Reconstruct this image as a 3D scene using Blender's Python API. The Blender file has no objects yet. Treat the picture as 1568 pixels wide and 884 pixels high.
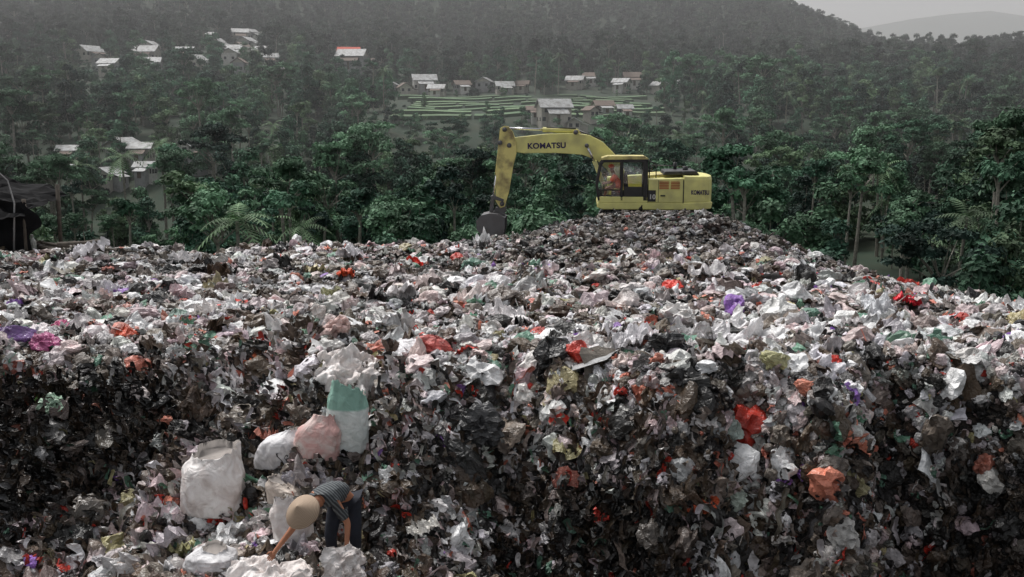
import bpy, math, random, bmesh
import numpy as np
from mathutils import Vector, Matrix, Euler, noise as mn
random.seed(7); rng=np.random.default_rng(11)
S=bpy.context.scene
S.view_settings.view_transform='Standard'; S.view_settings.look='None'; S.view_settings.exposure=0
# ------------------------------------------------------------------ noise
def _h(ix,iy,s):
    n=(ix.astype(np.int64)*374761393+iy.astype(np.int64)*668265263+s*974711)&0xffffffff
    n=((n^(n>>13))*1274126177)&0xffffffff
    n=(n^(n>>16))&0xffffffff
    return n/4294967295.0
def vn(x,y,s=0):
    x=np.asarray(x,float);y=np.asarray(y,float)
    ix=np.floor(x);iy=np.floor(y);fx=x-ix;fy=y-iy
    fx=fx*fx*(3-2*fx);fy=fy*fy*(3-2*fy)
    a=_h(ix,iy,s);b=_h(ix+1,iy,s);c=_h(ix,iy+1,s);d=_h(ix+1,iy+1,s)
    return ((a*(1-fx)+b*fx)*(1-fy)+(c*(1-fx)+d*fx)*fy)*2-1
def fbm(x,y,s=0,o=3):
    r=0;a=1;t=0
    for i in range(o):
        r=r+a*vn(x*2**i+i*17.3,y*2**i-i*9.1,s+i);t+=a;a*=.5
    return r/t
def ss(a,b,x):
    t=np.clip((np.asarray(x,float)-a)/(b-a),0,1);return t*t*(3-2*t)
# ------------------------------------------------------------------ materials
def newmat(name):
    m=bpy.data.materials.new(name);m.use_nodes=True
    nt=m.node_tree;b=nt.nodes['Principled BSDF'];return m,nt,b
def simple(name,col,rough=.6,var=.25,scale=6,bump=.0,metal=0,spec=.4,dirt=None,dirtamt=.5):
    m,nt,b=newmat(name);N=nt.nodes;L=nt.links
    tc=N.new('ShaderNodeTexCoord');no=N.new('ShaderNodeTexNoise');no.inputs['Scale'].default_value=scale;no.inputs['Detail'].default_value=6
    L.new(tc.outputs['Object'],no.inputs['Vector'])
    mx=N.new('ShaderNodeMix');mx.data_type='RGBA'
    d=dirt if dirt else tuple(c*(1-var) for c in col)
    mx.inputs[6].default_value=(*col,1);mx.inputs[7].default_value=(*d,1)
    rp=N.new('ShaderNodeMapRange');rp.inputs[1].default_value=.42;rp.inputs[2].default_value=.68;rp.inputs[4].default_value=1 if not dirt else dirtamt
    L.new(no.outputs[0],rp.inputs[0]);L.new(rp.outputs[0],mx.inputs[0]);L.new(mx.outputs[2],b.inputs['Base Color'])
    b.inputs['Roughness'].default_value=rough;b.inputs['Metallic'].default_value=metal;b.inputs['Specular IOR Level'].default_value=spec
    if bump:
        bp=N.new('ShaderNodeBump');bp.inputs['Strength'].default_value=bump;bp.inputs['Distance'].default_value=.02
        L.new(no.outputs[0],bp.inputs['Height']);L.new(bp.outputs[0],b.inputs['Normal'])
    return m
def tinted(name,rough,scale,lo,hi,spec=.3,bump=0,trans=0,det=2):
    m,nt,b=newmat(name);N=nt.nodes;L=nt.links
    at=N.new('ShaderNodeAttribute');at.attribute_type='INSTANCER';at.attribute_name='tint'
    tc=N.new('ShaderNodeTexCoord');no=N.new('ShaderNodeTexNoise');no.inputs['Scale'].default_value=scale;no.inputs['Detail'].default_value=det
    L.new(tc.outputs['Object'],no.inputs['Vector'])
    mr=N.new('ShaderNodeMapRange');mr.inputs[1].default_value=.35;mr.inputs[2].default_value=.65;mr.inputs[3].default_value=lo;mr.inputs[4].default_value=hi
    L.new(no.outputs[0],mr.inputs[0])
    mu=N.new('ShaderNodeVectorMath');mu.operation='SCALE';L.new(at.outputs['Color'],mu.inputs[0]);L.new(mr.outputs[0],mu.inputs['Scale'])
    L.new(mu.outputs[0],b.inputs['Base Color'])
    b.inputs['Roughness'].default_value=rough;b.inputs['Specular IOR Level'].default_value=spec
    if bump:
        bp=N.new('ShaderNodeBump');bp.inputs['Strength'].default_value=bump;bp.inputs['Distance'].default_value=.05
        n2=N.new('ShaderNodeTexNoise');n2.inputs['Scale'].default_value=8;n2.inputs['Detail'].default_value=2;n2.inputs['Distortion'].default_value=1.5
        L.new(tc.outputs['Object'],n2.inputs['Vector']);L.new(n2.outputs[0],bp.inputs['Height']);L.new(bp.outputs[0],b.inputs['Normal'])
    return m
M_item=tinted('garbage_plastic',.34,3,.6,1.15,spec=.5,bump=.55)
M_leaf=tinted('foliage',.7,.35,.45,1.45,spec=.2,det=1)
M_trunk=simple('bark',(.30,.28,.24),.9,.5,3)
# ------------------------------------------------------------------ mesh helpers
def link(o,parent=None):
    S.collection.objects.link(o)
    if parent: o.parent=parent
    return o
def mesh_np(name,v,f,mat=None,smooth=False):
    me=bpy.data.meshes.new(name)
    me.from_pydata([tuple(p) for p in v],[],[tuple(int(i) for i in q) for q in f])
    if mat: me.materials.append(mat)
    if smooth: me.polygons.foreach_set('use_smooth',[True]*len(me.polygons))
    return me
def obj(name,v,f,mat=None,parent=None,smooth=False,bevel=0):
    o=bpy.data.objects.new(name,mesh_np(name,v,f,mat,smooth));link(o,parent)
    if bevel:
        b=o.modifiers.new('bv','BEVEL');b.width=bevel;b.segments=2;b.limit_method='ANGLE'
    return o
def empty(name,loc=(0,0,0),rot=(0,0,0)):
    e=bpy.data.objects.new(name,None);e.location=loc;e.rotation_euler=rot;e.empty_display_size=.2;link(e);return e
BF=[(0,3,2,1),(4,5,6,7),(0,1,5,4),(1,2,6,5),(2,3,7,6),(3,0,4,7)]
def box(name,x0,x1,y0,y1,z0,z1,mat,parent=None,bevel=0):
    return obj(name,[(x0,y0,z0),(x1,y0,z0),(x1,y1,z0),(x0,y1,z0),(x0,y0,z1),(x1,y0,z1),(x1,y1,z1),(x0,y1,z1)],BF,mat,parent,bevel=bevel)
def prism(name,pts,y0,y1,mat,parent=None,bevel=0):
    a=sum(pts[i][0]*pts[(i+1)%len(pts)][1]-pts[(i+1)%len(pts)][0]*pts[i][1] for i in range(len(pts)))
    if a<0: pts=pts[::-1]
    n=len(pts);v=[(x,y0,z) for x,z in pts]+[(x,y1,z) for x,z in pts]
    f=[tuple(range(n)),tuple(range(2*n-1,n-1,-1))]+[(i,i+n,(i+1)%n+n,(i+1)%n) for i in range(n)]
    return obj(name,v,f,mat,parent,bevel=bevel)
def tube_data(pts,rad,seg=8,V=None,F=None):
    V=[] if V is None else V;F=[] if F is None else F
    pts=[Vector(p) for p in pts];base=len(V);n=len(pts)
    for i,p in enumerate(pts):
        d=(pts[min(i+1,n-1)]-pts[max(i-1,0)]).normalized()
        a=d.cross(Vector((0,0,1)))
        if a.length<.1:a=d.cross(Vector((1,0,0)))
        a.normalize();b=d.cross(a)
        for k in range(seg):
            t=2*math.pi*k/seg;V.append(tuple(p+(a*math.cos(t)+b*math.sin(t))*rad[i]))
    for i in range(n-1):
        for k in range(seg):
            F.append((base+i*seg+k,base+i*seg+(k+1)%seg,base+(i+1)*seg+(k+1)%seg,base+(i+1)*seg+k))
    F.append(tuple(base+k for k in range(seg))[::-1]);F.append(tuple(base+(n-1)*seg+k for k in range(seg)))
    return V,F
def tube(name,pts,rad,mat,parent=None,seg=12,smooth=True):
    if not hasattr(rad,'__len__'):rad=[rad]*len(pts)
    V,F=tube_data(pts,rad,seg);return obj(name,V,F,mat,parent,smooth)
# ------------------------------------------------------------------ terrain
XE=[-30,-12,-8,-6,-4.5,-2.5,-1,.5,2.5,4,6,8,12,30]
YE=[15,15,15.2,15.6,16.6,16.4,15.2,14.6,13.9,13.6,13.9,13.3,12.8,13]
WW=[2.2,2,2.6,3.6,4.2,4.2,3.2,2.8,2.2,1.9,1.3,1.0,1.0,1.6]
ZF=[-6.4,-6.4,-6.0,-5.6,-5.42,-5.38,-5.8,-6.4,-7.0,-7.2,-7.8,-8.3,-8.6,-8]
YC=([-60,-5,0,3,8,12,15,25,60],[33,33.5,37,41,41,35,29.5,25,22])
def landfill(x,y,detail=True):
    x=np.asarray(x,float);y=np.asarray(y,float)
    ye=np.interp(x,XE,YE)+1.0*vn(x*.55,y*0,3)+.55*vn(x*1.7,y*.0+3,4)+.25*vn(x*4.3,y*.3,8)
    w=np.interp(x,XE,WW);zf=np.interp(x,XE,ZF)
    T=-3.62-.058*(y-14)-1.3*ss(6,15,x)*ss(16,28,y)+.3*ss(-9,-18,x)*ss(20,33,y)
    sy=np.where(y<35.2,5.2,6.5)
    m=1.42*np.exp(-np.abs((x-5.3)/4.8)**2.3)*np.exp(-((y-35.2)/sy)**2)
    T=T+m-.6*np.exp(-((x-5.4)/3.0)**4-((y-39.2)/2.0)**4)
    t=np.clip((y-(ye-w))/w,0,1)
    z=zf+(T-zf)*(t**.7*.5+.5*ss(0,1,t))-.08*np.maximum(0,ye-w-y)
    nf=1-.85*np.exp(-((x+2.2)/1.3)**2-((y-11.6)/1.2)**2)
    nf=nf*(1-.7*np.exp(-((x-5.4)/3.5)**4-((y-38.0)/3.)**4))
    z=z+nf*(.30*fbm(x/2.6,y/2.6,20,3))
    if detail:
        z=z+nf*(.17*fbm(x/.8,y/.8,30,2)+.06*vn(x/.25,y/.25,41))
    d=np.maximum(0,y-np.interp(x,*YC)-.6*vn(x*.5,y*0+9,6))
    z=z-.8*d*ss(0,3.5,d)
    return np.maximum(z,-36)
PY=[-400,30,100,200,270,300,322,392,430,480,600,700,850,1000,1300,1800,2600,3400,5000]
PZ=[-34,-33,-29,-26,-18,-9,-2,5.5,11,19,47,80,125,130,60,20,150,60,0]
PR=[-34,-33,-27,-23,-17,-12,-5,5,10,16,31,29,9,-10,-10,20,235,120,0]
def hill(x,y):
    x=np.asarray(x,float);y=np.asarray(y,float)
    r=x/np.maximum(y,60)
    s=ss(.14,.44,r)*ss(300,520,y)+ss(.25,.5,r)*(1-ss(300,520,y))
    z=np.interp(y,PY,PZ)*(1-s)+np.interp(y,PY,PR)*s
    z=z+ss(-.12,-.34,r)*(9*ss(330,430,y)+6*ss(230,260,y)*(1-ss(280,330,y)))+ss(-.08,-.13,r)*3*ss(400,450,y)
    amp=np.interp(y,[0,200,320,420,700,2000],[3,3,1.2,1.5,9,45])
    z=z+amp*fbm(x/90,y/90,50,4)
    return z
xs=np.concatenate([np.arange(-90,-24,3),np.arange(-24,24,.13),np.arange(24,91,3)])
ys=np.concatenate([np.arange(-20,6,2),np.arange(6,44,.11),np.arange(44,110,3)])
def gridmesh(name,xs,ys,fn,mat,smooth=True):
    X,Y=np.meshgrid(xs,ys);Z=fn(X,Y);nx=len(xs);ny=len(ys)
    v=np.stack([X.ravel(),Y.ravel(),Z.ravel()],1)
    i=np.arange(nx-1)[None,:]+np.arange(ny-1)[:,None]*nx;i=i.ravel()
    f=np.stack([i,i+1,i+1+nx,i+nx],1)
    me=bpy.data.meshes.new(name);me.vertices.add(len(v));me.vertices.foreach_set('co',v.ravel())
    me.loops.add(len(f)*4);me.loops.foreach_set('vertex_index',f.ravel().astype(np.int32))
    me.polygons.add(len(f));me.polygons.foreach_set('loop_start',np.arange(0,len(f)*4,4).astype(np.int32))
    me.update(calc_edges=True);me.materials.append(mat)
    me.polygons.foreach_set('use_smooth',[smooth]*len(f))
    o=bpy.data.objects.new(name,me);link(o);return o
m,nt,b=newmat('compacted_garbage');N=nt.nodes;L=nt.links
tc=N.new('ShaderNodeTexCoord');vo=N.new('ShaderNodeTexVoronoi');vo.inputs['Scale'].default_value=11
nz=N.new('ShaderNodeTexNoise');nz.inputs['Scale'].default_value=5;nz.inputs['Detail'].default_value=3
ad=N.new('ShaderNodeVectorMath');ad.operation='MULTIPLY_ADD';ad.inputs[1].default_value=(.35,.35,.35)
L.new(tc.outputs['Object'],nz.inputs['Vector']);L.new(nz.outputs['Color'],ad.inputs[0]);L.new(tc.outputs['Object'],ad.inputs[2]);L.new(ad.outputs[0],vo.inputs['Vector'])
cr=N.new('ShaderNodeValToRGB');cr.color_ramp.interpolation='CONSTANT'
els=[(0,(.012,.010,.008)),(.38,(.035,.026,.02)),(.66,(.07,.052,.04)),(.84,(.13,.11,.095)),(.94,(.30,.28,.27)),(.97,(.02,.02,.02))]
for i,(p,c) in enumerate(els):
    e=cr.color_ramp.elements[0] if i==0 else (cr.color_ramp.elements[1] if i==1 else cr.color_ramp.elements.new(p))
    e.position=p;e.color=(*c,1)
sp=N.new('ShaderNodeSeparateColor');L.new(vo.outputs['Color'],sp.inputs[0]);L.new(sp.outputs[0],cr.inputs[0]);L.new(cr.outputs[0],b.inputs['Base Color'])
bp=N.new('ShaderNodeBump');bp.inputs['Strength'].default_value=.9;bp.inputs['Distance'].default_value=.08;L.new(vo.outputs['Distance'],bp.inputs['Height']);L.new(bp.outputs[0],b.inputs['Normal'])
b.inputs['Roughness'].default_value=.7
M_gar=m
gridmesh('garbage_mound',xs,ys,landfill,M_gar,False)
M_und=simple('undergrowth',(.028,.048,.03),.95,.5,.15,dirt=(.045,.055,.035),dirtamt=1)
hx=np.concatenate([np.arange(-3500,-600,100),np.arange(-600,600,8),np.arange(600,3501,100)])
hy=np.concatenate([np.arange(-400,0,50),np.arange(0,900,8),np.arange(900,5200,60)])
gridmesh('hills',hx,hy,hill,M_und)
# ------------------------------------------------------------------ scatter through geometry nodes
def scatter(name,P,R,SC,I,T,coll):
    me=bpy.data.meshes.new(name);me.vertices.add(len(P));me.vertices.foreach_set('co',np.asarray(P,np.float32).ravel())
    for an,ty,key,arr in (('rot','FLOAT_VECTOR','vector',R),('scl','FLOAT_VECTOR','vector',SC),('idx','INT','value',I),('tint','FLOAT_COLOR','color',T)):
        a=me.attributes.new(an,ty,'POINT')
        a.data.foreach_set(key,np.asarray(arr,np.int32 if ty=='INT' else np.float32).ravel())
    o=bpy.data.objects.new(name,me);link(o)
    g=bpy.data.node_groups.new(name+'_nodes','GeometryNodeTree')
    g.interface.new_socket('Geometry',in_out='INPUT',socket_type='NodeSocketGeometry');g.interface.new_socket('Geometry',in_out='OUTPUT',socket_type='NodeSocketGeometry')
    N=g.nodes;L=g.links;gi=N.new('NodeGroupInput');go=N.new('NodeGroupOutput');ip=N.new('GeometryNodeInstanceOnPoints')
    ci=N.new('GeometryNodeCollectionInfo');ci.inputs['Collection'].default_value=coll;ci.inputs['Separate Children'].default_value=True;ci.inputs['Reset Children'].default_value=True
    def na(n,t):
        q=N.new('GeometryNodeInputNamedAttribute');q.data_type=t;q.inputs[0].default_value=n;return q.outputs[0]
    L.new(gi.outputs[0],ip.inputs['Points']);L.new(ci.outputs[0],ip.inputs['Instance']);ip.inputs['Pick Instance'].default_value=True
    L.new(na('idx','INT'),ip.inputs['Instance Index']);L.new(na('rot','FLOAT_VECTOR'),ip.inputs['Rotation']);L.new(na('scl','FLOAT_VECTOR'),ip.inputs['Scale'])
    L.new(ip.outputs[0],go.inputs[0]);md=o.modifiers.new('scatter','NODES');md.node_group=g
    return o
# ------------------------------------------------------------------ garbage pieces
GC=bpy.data.collections.new('garbage_pieces');gi=[0]
def piece(v,f,smooth=False):
    me=mesh_np('garbage_piece',v,f,M_item,smooth);o=bpy.data.objects.new('garbage_piece.%03d'%gi[0],me);GC.objects.link(o);gi[0]+=1
def nz3(p,s): return mn.noise(Vector(p)*s[0]+Vector((s[1],s[1]*1.7,s[1]*.3)))
def bag(seed,sub=3,flat=.6,puff=0):
    bm=bmesh.new();bmesh.ops.create_icosphere(bm,subdivisions=sub,radius=.5)
    sx=random.uniform(.7,1.3)
    for v in bm.verts:
        p=v.co.copy();r=1.05+.45*nz3(p,(2.4,seed*3.1))
        r-=(.42-.2*puff)*abs(nz3(p,(4.5,seed*7.7)))+(.26-.1*puff)*abs(nz3(p,(9,seed*2.7)))
        if sub>3: r-=.10*abs(nz3(p,(18,seed*1.7)))
        q=p*r;q.x*=sx;q.z*=flat
        if puff and p.z>.25: q=Vector((q.x*(1-.9*(p.z-.25)/.25*.8),q.y*(1-.9*(p.z-.25)/.25*.8),q.z+(p.z-.25)*.9))
        v.co=q+Vector((nz3(p,(5,seed+3)),nz3(p,(5,seed+8)),nz3(p,(5,seed+13))))*.07
    bm.verts.index_update()
    V=[tuple(v.co) for v in bm.verts];F=[[v.index for v in f.verts] for f in bm.faces];bm.free();return V,F
def sheet(seed,n=11,amp=.3,asp=1,sq=.45):
    V=[];F=[]
    for j in range(n):
        for i in range(n):
            a=2*i/(n-1)-1;b=2*j/(n-1)-1
            x=(a*math.sqrt(1-b*b/2)*(1-sq)+a*sq)*.5;y=(b*math.sqrt(1-a*a/2)*(1-sq)+b*sq)*.5*asp
            r=1+.35*mn.noise(Vector((math.cos(math.atan2(b,a))*1.5,math.sin(math.atan2(b,a))*1.5,seed*5.3)));x*=r;y*=r
            p=(x,y,0)
            z=amp*(abs(nz3(p,(3,seed*4.1)))*.9+.45*nz3(p,(6,seed*1.9))+.35*abs(nz3(p,(11,seed*2.9)))+(.25*abs(nz3(p,(22,seed*.9))) if n>20 else 0))-.35*amp*(a*a+b*b)*.5
            V.append((x+.07*nz3(p,(7,seed+31)),y+.07*nz3(p,(7,seed+77)),z))
    for j in range(n-1):
        for i in range(n-1):
            k=j*n+i;F.append((k,k+1,k+n+1));F.append((k,k+n+1,k+n))
    return V,F
def strip(seed,n=14,w=.12):
    V=[];F=[]
    for j in range(n):
        t=j/(n-1)
        cx=.22*mn.noise(Vector((t*3,seed*3.3,0)));cy=.2*mn.noise(Vector((t*3,seed*3.3,9)))
        a=2.2*mn.noise(Vector((t*2.5,seed,4)));ww=w*(.6+.8*abs(mn.noise(Vector((t*4,seed,7)))))
        for s in (-1,0,1): V.append((cx+s*ww*math.cos(a),cy+s*ww*math.sin(a)+(.03 if s==0 else 0),.15-t))
    for j in range(n-1):
        for i in range(2):
            k=j*3+i;F.append((k,k+1,k+4,k+3))
    return V,F
for i in range(10): piece(*bag(i+1,3))                          # 0-9
for i in range(9): piece(*sheet(i+1,12,.35+.2*(i%3),1 if i%2 else .6))  # 10-18
for i in range(6): piece(*strip(i+1,w=.05+.02*i))              # 19-24
for i in range(4): piece(*sheet(i+40,5,.12,.45+.2*i,1))        # 25-28 scraps
V,F=tube_data([(0,0,-.5),(0,0,-.48),(0,.01,.2),(0,.01,.3),(0,.0,.4),(0,0,.5)],[.12,.15,.15,.13,.05,.05],10);piece(V,F)  #29 bottle
V,F=tube_data([(0,0,-.5),(.05,.02,0),(-.02,0,.5)],[.02,.016,.01],5);piece(V,F)  #30 stick
for i in range(4): piece(*bag(i+60,4,.72,i%2))                  # 31-34 hi-res large bags
for i in range(4): piece(*sheet(i+70,34,.5,.8,.6))             # 35-38 hi-res large sheets
PAL=np.array([(.82,.80,.80),(.68,.55,.55),(.48,.47,.465),(.21,.175,.15),(.024,.022,.021),(.10,.07,.048),(.15,.30,.21),(.62,.05,.03),(.66,.23,.16),(.28,.13,.46),(.45,.41,.22)])
W_pl=[.30,.13,.14,.14,.12,.12,.027,.016,.030,.006,.011]
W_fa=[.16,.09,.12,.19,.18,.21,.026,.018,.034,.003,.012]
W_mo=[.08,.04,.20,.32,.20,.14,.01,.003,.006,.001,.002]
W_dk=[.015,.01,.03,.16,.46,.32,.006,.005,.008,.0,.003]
for W in (W_pl,W_fa,W_mo,W_dk):
    s=sum(W);W[:]=[w/s for w in W]
def gen(n,y0,y1,pw):
    u=rng.random(n);y=(y0**pw+u*(y1**pw-y0**pw))**(1/pw);x=(rng.random(n)*2-1)*(.56*y+2.5)
    return x,y
xs1,ys1=gen(90000,12.5,42,1.2)
xs2,ys2=gen(80000,8.8,17,1.3)
X=np.concatenate([xs1,xs2]);Y=np.concatenate([ys1,ys2]);n=len(X)
e=.15;Z=landfill(X,Y);gy=(landfill(X,Y+e,False)-landfill(X,Y-e,False))/(2*e);gx=(landfill(X+e,Y,False)-landfill(X-e,Y,False))/(2*e)
def edge_at(X,Y): return np.interp(X,XE,YE)+1.0*vn(X*.55,Y*0,3)+.55*vn(X*1.7,Y*0+3,4)
def painted_shade(X,Y):  # shade of the lower face and left hollow, painted into piece colours
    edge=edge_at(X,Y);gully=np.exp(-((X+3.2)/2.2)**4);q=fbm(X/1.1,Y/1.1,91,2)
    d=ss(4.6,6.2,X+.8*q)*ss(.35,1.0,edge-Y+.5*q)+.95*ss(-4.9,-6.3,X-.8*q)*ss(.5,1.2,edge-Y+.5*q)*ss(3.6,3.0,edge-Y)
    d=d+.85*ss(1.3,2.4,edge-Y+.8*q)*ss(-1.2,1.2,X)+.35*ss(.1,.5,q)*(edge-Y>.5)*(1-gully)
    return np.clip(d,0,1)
edge=edge_at(X,Y);face=(Y<edge-.4-.5*rng.random(n))
gully=np.exp(-((X+3.2)/2.2)**4)
moundw=np.exp(-np.abs((X-5.3)/6)**4)*ss(28,31.5,Y+ .8*vn(X*.8,Y*.8,88))
shade=painted_shade(X,Y)
patch=fbm(X/2.0,Y/2.0,61,3);fine=fbm(X/.7,Y/.7,65,2)
ci=np.zeros(n,int)
def pick(W,msk):
    ci[msk]=rng.choice(len(PAL),int(msk.sum()),p=W)
pick(W_pl,np.ones(n,bool));pick(W_mo,rng.random(n)<np.clip(moundw+ss(.0,.35,patch)*.8*(Y>19),0,1))
pick(W_fa,face&(rng.random(n)<.92-.3*gully));pick(W_fa,(~face)&(patch+.4*fine>.15)&(rng.random(n)<.7));pick(W_dk,rng.random(n)<shade*.93)
pick(W_dk,(patch+.6*fine>.34)&(rng.random(n)<.6))
T=PAL[ci]*(.7+.5*rng.random((n,1)))*(1+.10*(rng.random((n,3))-.5))
T=T*np.clip(.98-.2*patch,.6,1.1)[:,None]*(1-.5*shade)[:,None]*(1-.25*moundw)[:,None]
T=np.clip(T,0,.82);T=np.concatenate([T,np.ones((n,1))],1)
kind=rng.random(n);I=np.where(kind<.48,rng.integers(0,10,n),np.where(kind<.82,rng.integers(10,19,n),np.where(kind<.93,rng.integers(25,29,n),np.where(kind<.95,29,np.where(kind<.97,30,rng.integers(19,25,n))))))
hang=face&(rng.random(n)<.2+.2*(shade>.5))&(gy>.25);I=np.where(hang,rng.integers(19,25,n),I)
sz=np.exp(rng.normal(-2.0,.52,n));sz=np.clip(sz,.05,.6)
sz*=np.where(Y>19,1.2,1.0);sz*=(1-.3*moundw);sz=np.where((I==29)|(I==30),sz*1.1+.1,sz);sz=np.where(hang,.15+.5*rng.random(n),sz)
SC=np.stack([sz,sz*(.7+.5*rng.random(n)),sz*(.6+.6*rng.random(n))],1);SC[hang]=sz[hang][:,None]
tl=.4;R=np.stack([rng.normal(0,tl,n)+np.arctan(gy)*.9,rng.normal(0,tl,n)-np.arctan(gx)*.7,rng.random(n)*6.283],1)
steep=gy>.35;R[:,2]=np.where(steep,rng.normal(0,.5,n),R[:,2])
R[hang,0]=rng.normal(.25,.2,hang.sum());R[hang,1]=rng.normal(0,.3,hang.sum());R[hang,2]=rng.random(hang.sum())*.8-.4
P=np.stack([X,Y-.03*steep-(hang*.08),Z+sz*.15+(hang*.12)],1)
FE=[(-5.7,18.7,.42,(.7,.05,.03),'b'),(-4.9,19.6,.5,(.7,.07,.03),'s'),(-4.1,15.6,.4,(.75,.2,.08),'s'),(-1.2,14.9,.4,(.65,.14,.12),'b'),(7.6,18.8,.6,(.7,.02,.04),'s'),(11.8,25,.55,(.7,.03,.04),'s'),
(-4.4,26,.6,(.7,.1,.03),'s'),(-2.6,30,.4,(.4,.17,.14),'s'),(5.3,15.9,.45,(.3,.12,.55),'s'),(7.1,22.5,.5,(.27,.12,.42),'s'),(-7.3,15.2,.5,(.5,.12,.28),'b'),(-8.0,15.4,.6,(.2,.11,.3),'b'),(-7.6,16.4,.45,(.6,.14,.28),'b'),
(-6.3,15.8,.4,(.7,.12,.06),'b'),(-2.9,15.9,.65,(.7,.5,.46),'b'),(-3.2,16.5,.5,(.8,.76,.72),'s'),(3.0,17.6,.85,(.7,.68,.66),'b'),(2.2,18.8,.65,(.66,.6,.58),'b'),(3.1,16.1,.9,(.74,.73,.73),'s'),(4.0,15.8,1.0,(.82,.81,.81),'s'),(3.3,15.0,.9,(.82,.8,.81),'s'),
(4.6,17.0,.75,(.74,.74,.72),'b'),(1.9,15.3,.9,(.82,.8,.82),'s'),(1.2,14.8,.7,(.76,.74,.72),'s'),(6.6,17.5,.9,(.66,.67,.69),'s'),(5.6,19.5,.75,(.74,.74,.74),'b'),(-.2,17.5,.8,(.76,.73,.73),'s'),(-2.2,19,.8,(.76,.73,.73),'s'),
(9.5,19.5,1.0,(.74,.74,.72),'s'),(10.6,20.5,.9,(.78,.78,.78),'s'),(3.2,13.9,.6,(.8,.78,.78),'b'),(4.4,13.5,.6,(.8,.78,.82),'s'),(4.2,13.1,.5,(.74,.72,.74),'s'),(2.9,12.7,.45,(.4,.48,.44),'b'),(2.85,12.2,.4,(.4,.46,.4),'b'),(3.6,13.2,.42,(.52,.5,.26),'b'),
(2.3,14.2,.8,(.02,.02,.022),'b'),(.6,14.3,.7,(.02,.02,.02),'b'),(-.5,13.7,.85,(.035,.035,.037),'b'),(-.7,13.3,.6,(.03,.03,.03),'b'),(1.1,13.5,.3,(.82,.81,.8),'s'),(-1.4,14.1,.4,(.7,.6,.6),'b'),(-1.1,14.1,.32,(.35,.52,.4),'s'),(3.9,12.6,.3,(.7,.25,.16),'b'),(4.1,12.3,.3,(.6,.59,.65),'s'),
(1.6,14.0,.35,(.65,.2,.12),'s'),(1.2,12.4,.3,(.6,.07,.05),'s'),(2.4,11.9,.35,(.5,.1,.04),'s'),(-6.5,13.6,.5,(.3,.44,.32),'b'),(-6.7,13.9,.35,(.25,.5,.15),'s'),(-5.6,14.3,.42,(.7,.62,.6),'b'),(-5.0,14.2,.3,(.7,.25,.17),'b'),
(-3.6,14.7,.4,(.65,.58,.6),'b'),(-1.8,12.7,.5,(.72,.72,.72),'s'),(-1.2,12.2,.5,(.66,.64,.6),'s'),(-2.8,12.7,.5,(.42,.4,.44),'s'),(-3.2,12.3,.5,(.72,.68,.66),'s'),(-5.6,11.9,.32,(.62,.62,.64),'b'),(-5.2,11.8,.3,(.6,.58,.6),'b'),(-4.3,11.5,.4,(.8,.78,.78),'s'),
(-3.0,11.1,.35,(.72,.52,.45),'b'),(-1.0,11.2,.5,(.76,.74,.72),'s'),(-.4,11.3,.45,(.6,.5,.5),'s'),(-9,22,.8,(.72,.7,.72),'s'),(-7,24,.8,(.76,.73,.74),'s'),(-12,28,1.0,(.72,.7,.72),'s'),(-10,30,1.,(.74,.72,.72),'s'),(-5,31,1.,(.72,.7,.72),'s'),(-.4,22,.7,(.72,.68,.68),'b'),(0.8,25,.8,(.72,.6,.6),'s'),(2.6,21,.7,(.72,.67,.66),'b'),(4.8,24,.8,(.74,.72,.72),'s')]
for i in range(400):
    y=random.uniform(14.8,33);x=random.uniform(-.55,.55)*y
    if abs(x-5.3)<5.5 and y>28: continue
    g_=random.uniform(.5,.82);w_=random.uniform(.88,1);FE.append((x,y,random.uniform(.18,.44),(g_,g_*w_,g_*w_) if random.random()<.82 else random.choice([(.03,.03,.03),(.03,.03,.03),(.04,.03,.03),(.6,.3,.25),(.3,.42,.36),(.6,.1,.06)]),random.choice('bbs')))
for i in range(190):
    y=random.uniform(10,14.5);x=random.uniform(-.42,.3)*y
    dk_=float(painted_shade(np.array([x]),np.array([y]))[0])
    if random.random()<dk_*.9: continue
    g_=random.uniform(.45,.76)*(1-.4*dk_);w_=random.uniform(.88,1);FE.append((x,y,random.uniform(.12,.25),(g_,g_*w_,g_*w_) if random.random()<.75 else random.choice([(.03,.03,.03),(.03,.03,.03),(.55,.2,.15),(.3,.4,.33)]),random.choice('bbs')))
for i in range(80):
    y=random.uniform(10.6,13.6);x=random.uniform(-5.6,-.6)
    g_=random.uniform(.6,.82);w_=random.uniform(.86,1);FE.append((x,y,random.uniform(.14,.3),(g_,g_*w_,g_*w_),random.choice('bss')))
fx=np.array([f[0] for f in FE]);fy=np.array([f[1] for f in FE])
keepf=~((np.abs(fx+2.1)<.55)&(np.abs(fy-11.3)<.7));FE=[f for f,kf in zip(FE,keepf) if kf];fx=fx[keepf];fy=fy[keepf];fz=landfill(fx,fy)
k=len(FE);P2=np.stack([fx,fy,fz+np.array([f[2]*.2+.03 for f in FE])],1)
S2=np.array([[f[2]*1.05,f[2]*.8,f[2]*.8] for f in FE]);gy2=(landfill(fx,fy+e,False)-landfill(fx,fy-e,False))/(2*e)
R2=np.stack([rng.normal(.1,.2,k)+np.arctan(gy2)*.8,rng.normal(0,.25,k),rng.random(k)*6.28],1)
R2[:,2]=np.where(gy2>.35,rng.normal(0,.4,k),R2[:,2])
I2=np.array([31+i%4 if f[4]=='b' else 35+i%4 for i,f in enumerate(FE)]);T2=np.array([(*f[3],1) for f in FE])
scatter('garbage_pile',np.concatenate([P,P2]),np.concatenate([R,R2]),np.concatenate([SC,S2]),np.concatenate([I,I2]),np.concatenate([T,T2]),GC)
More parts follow.
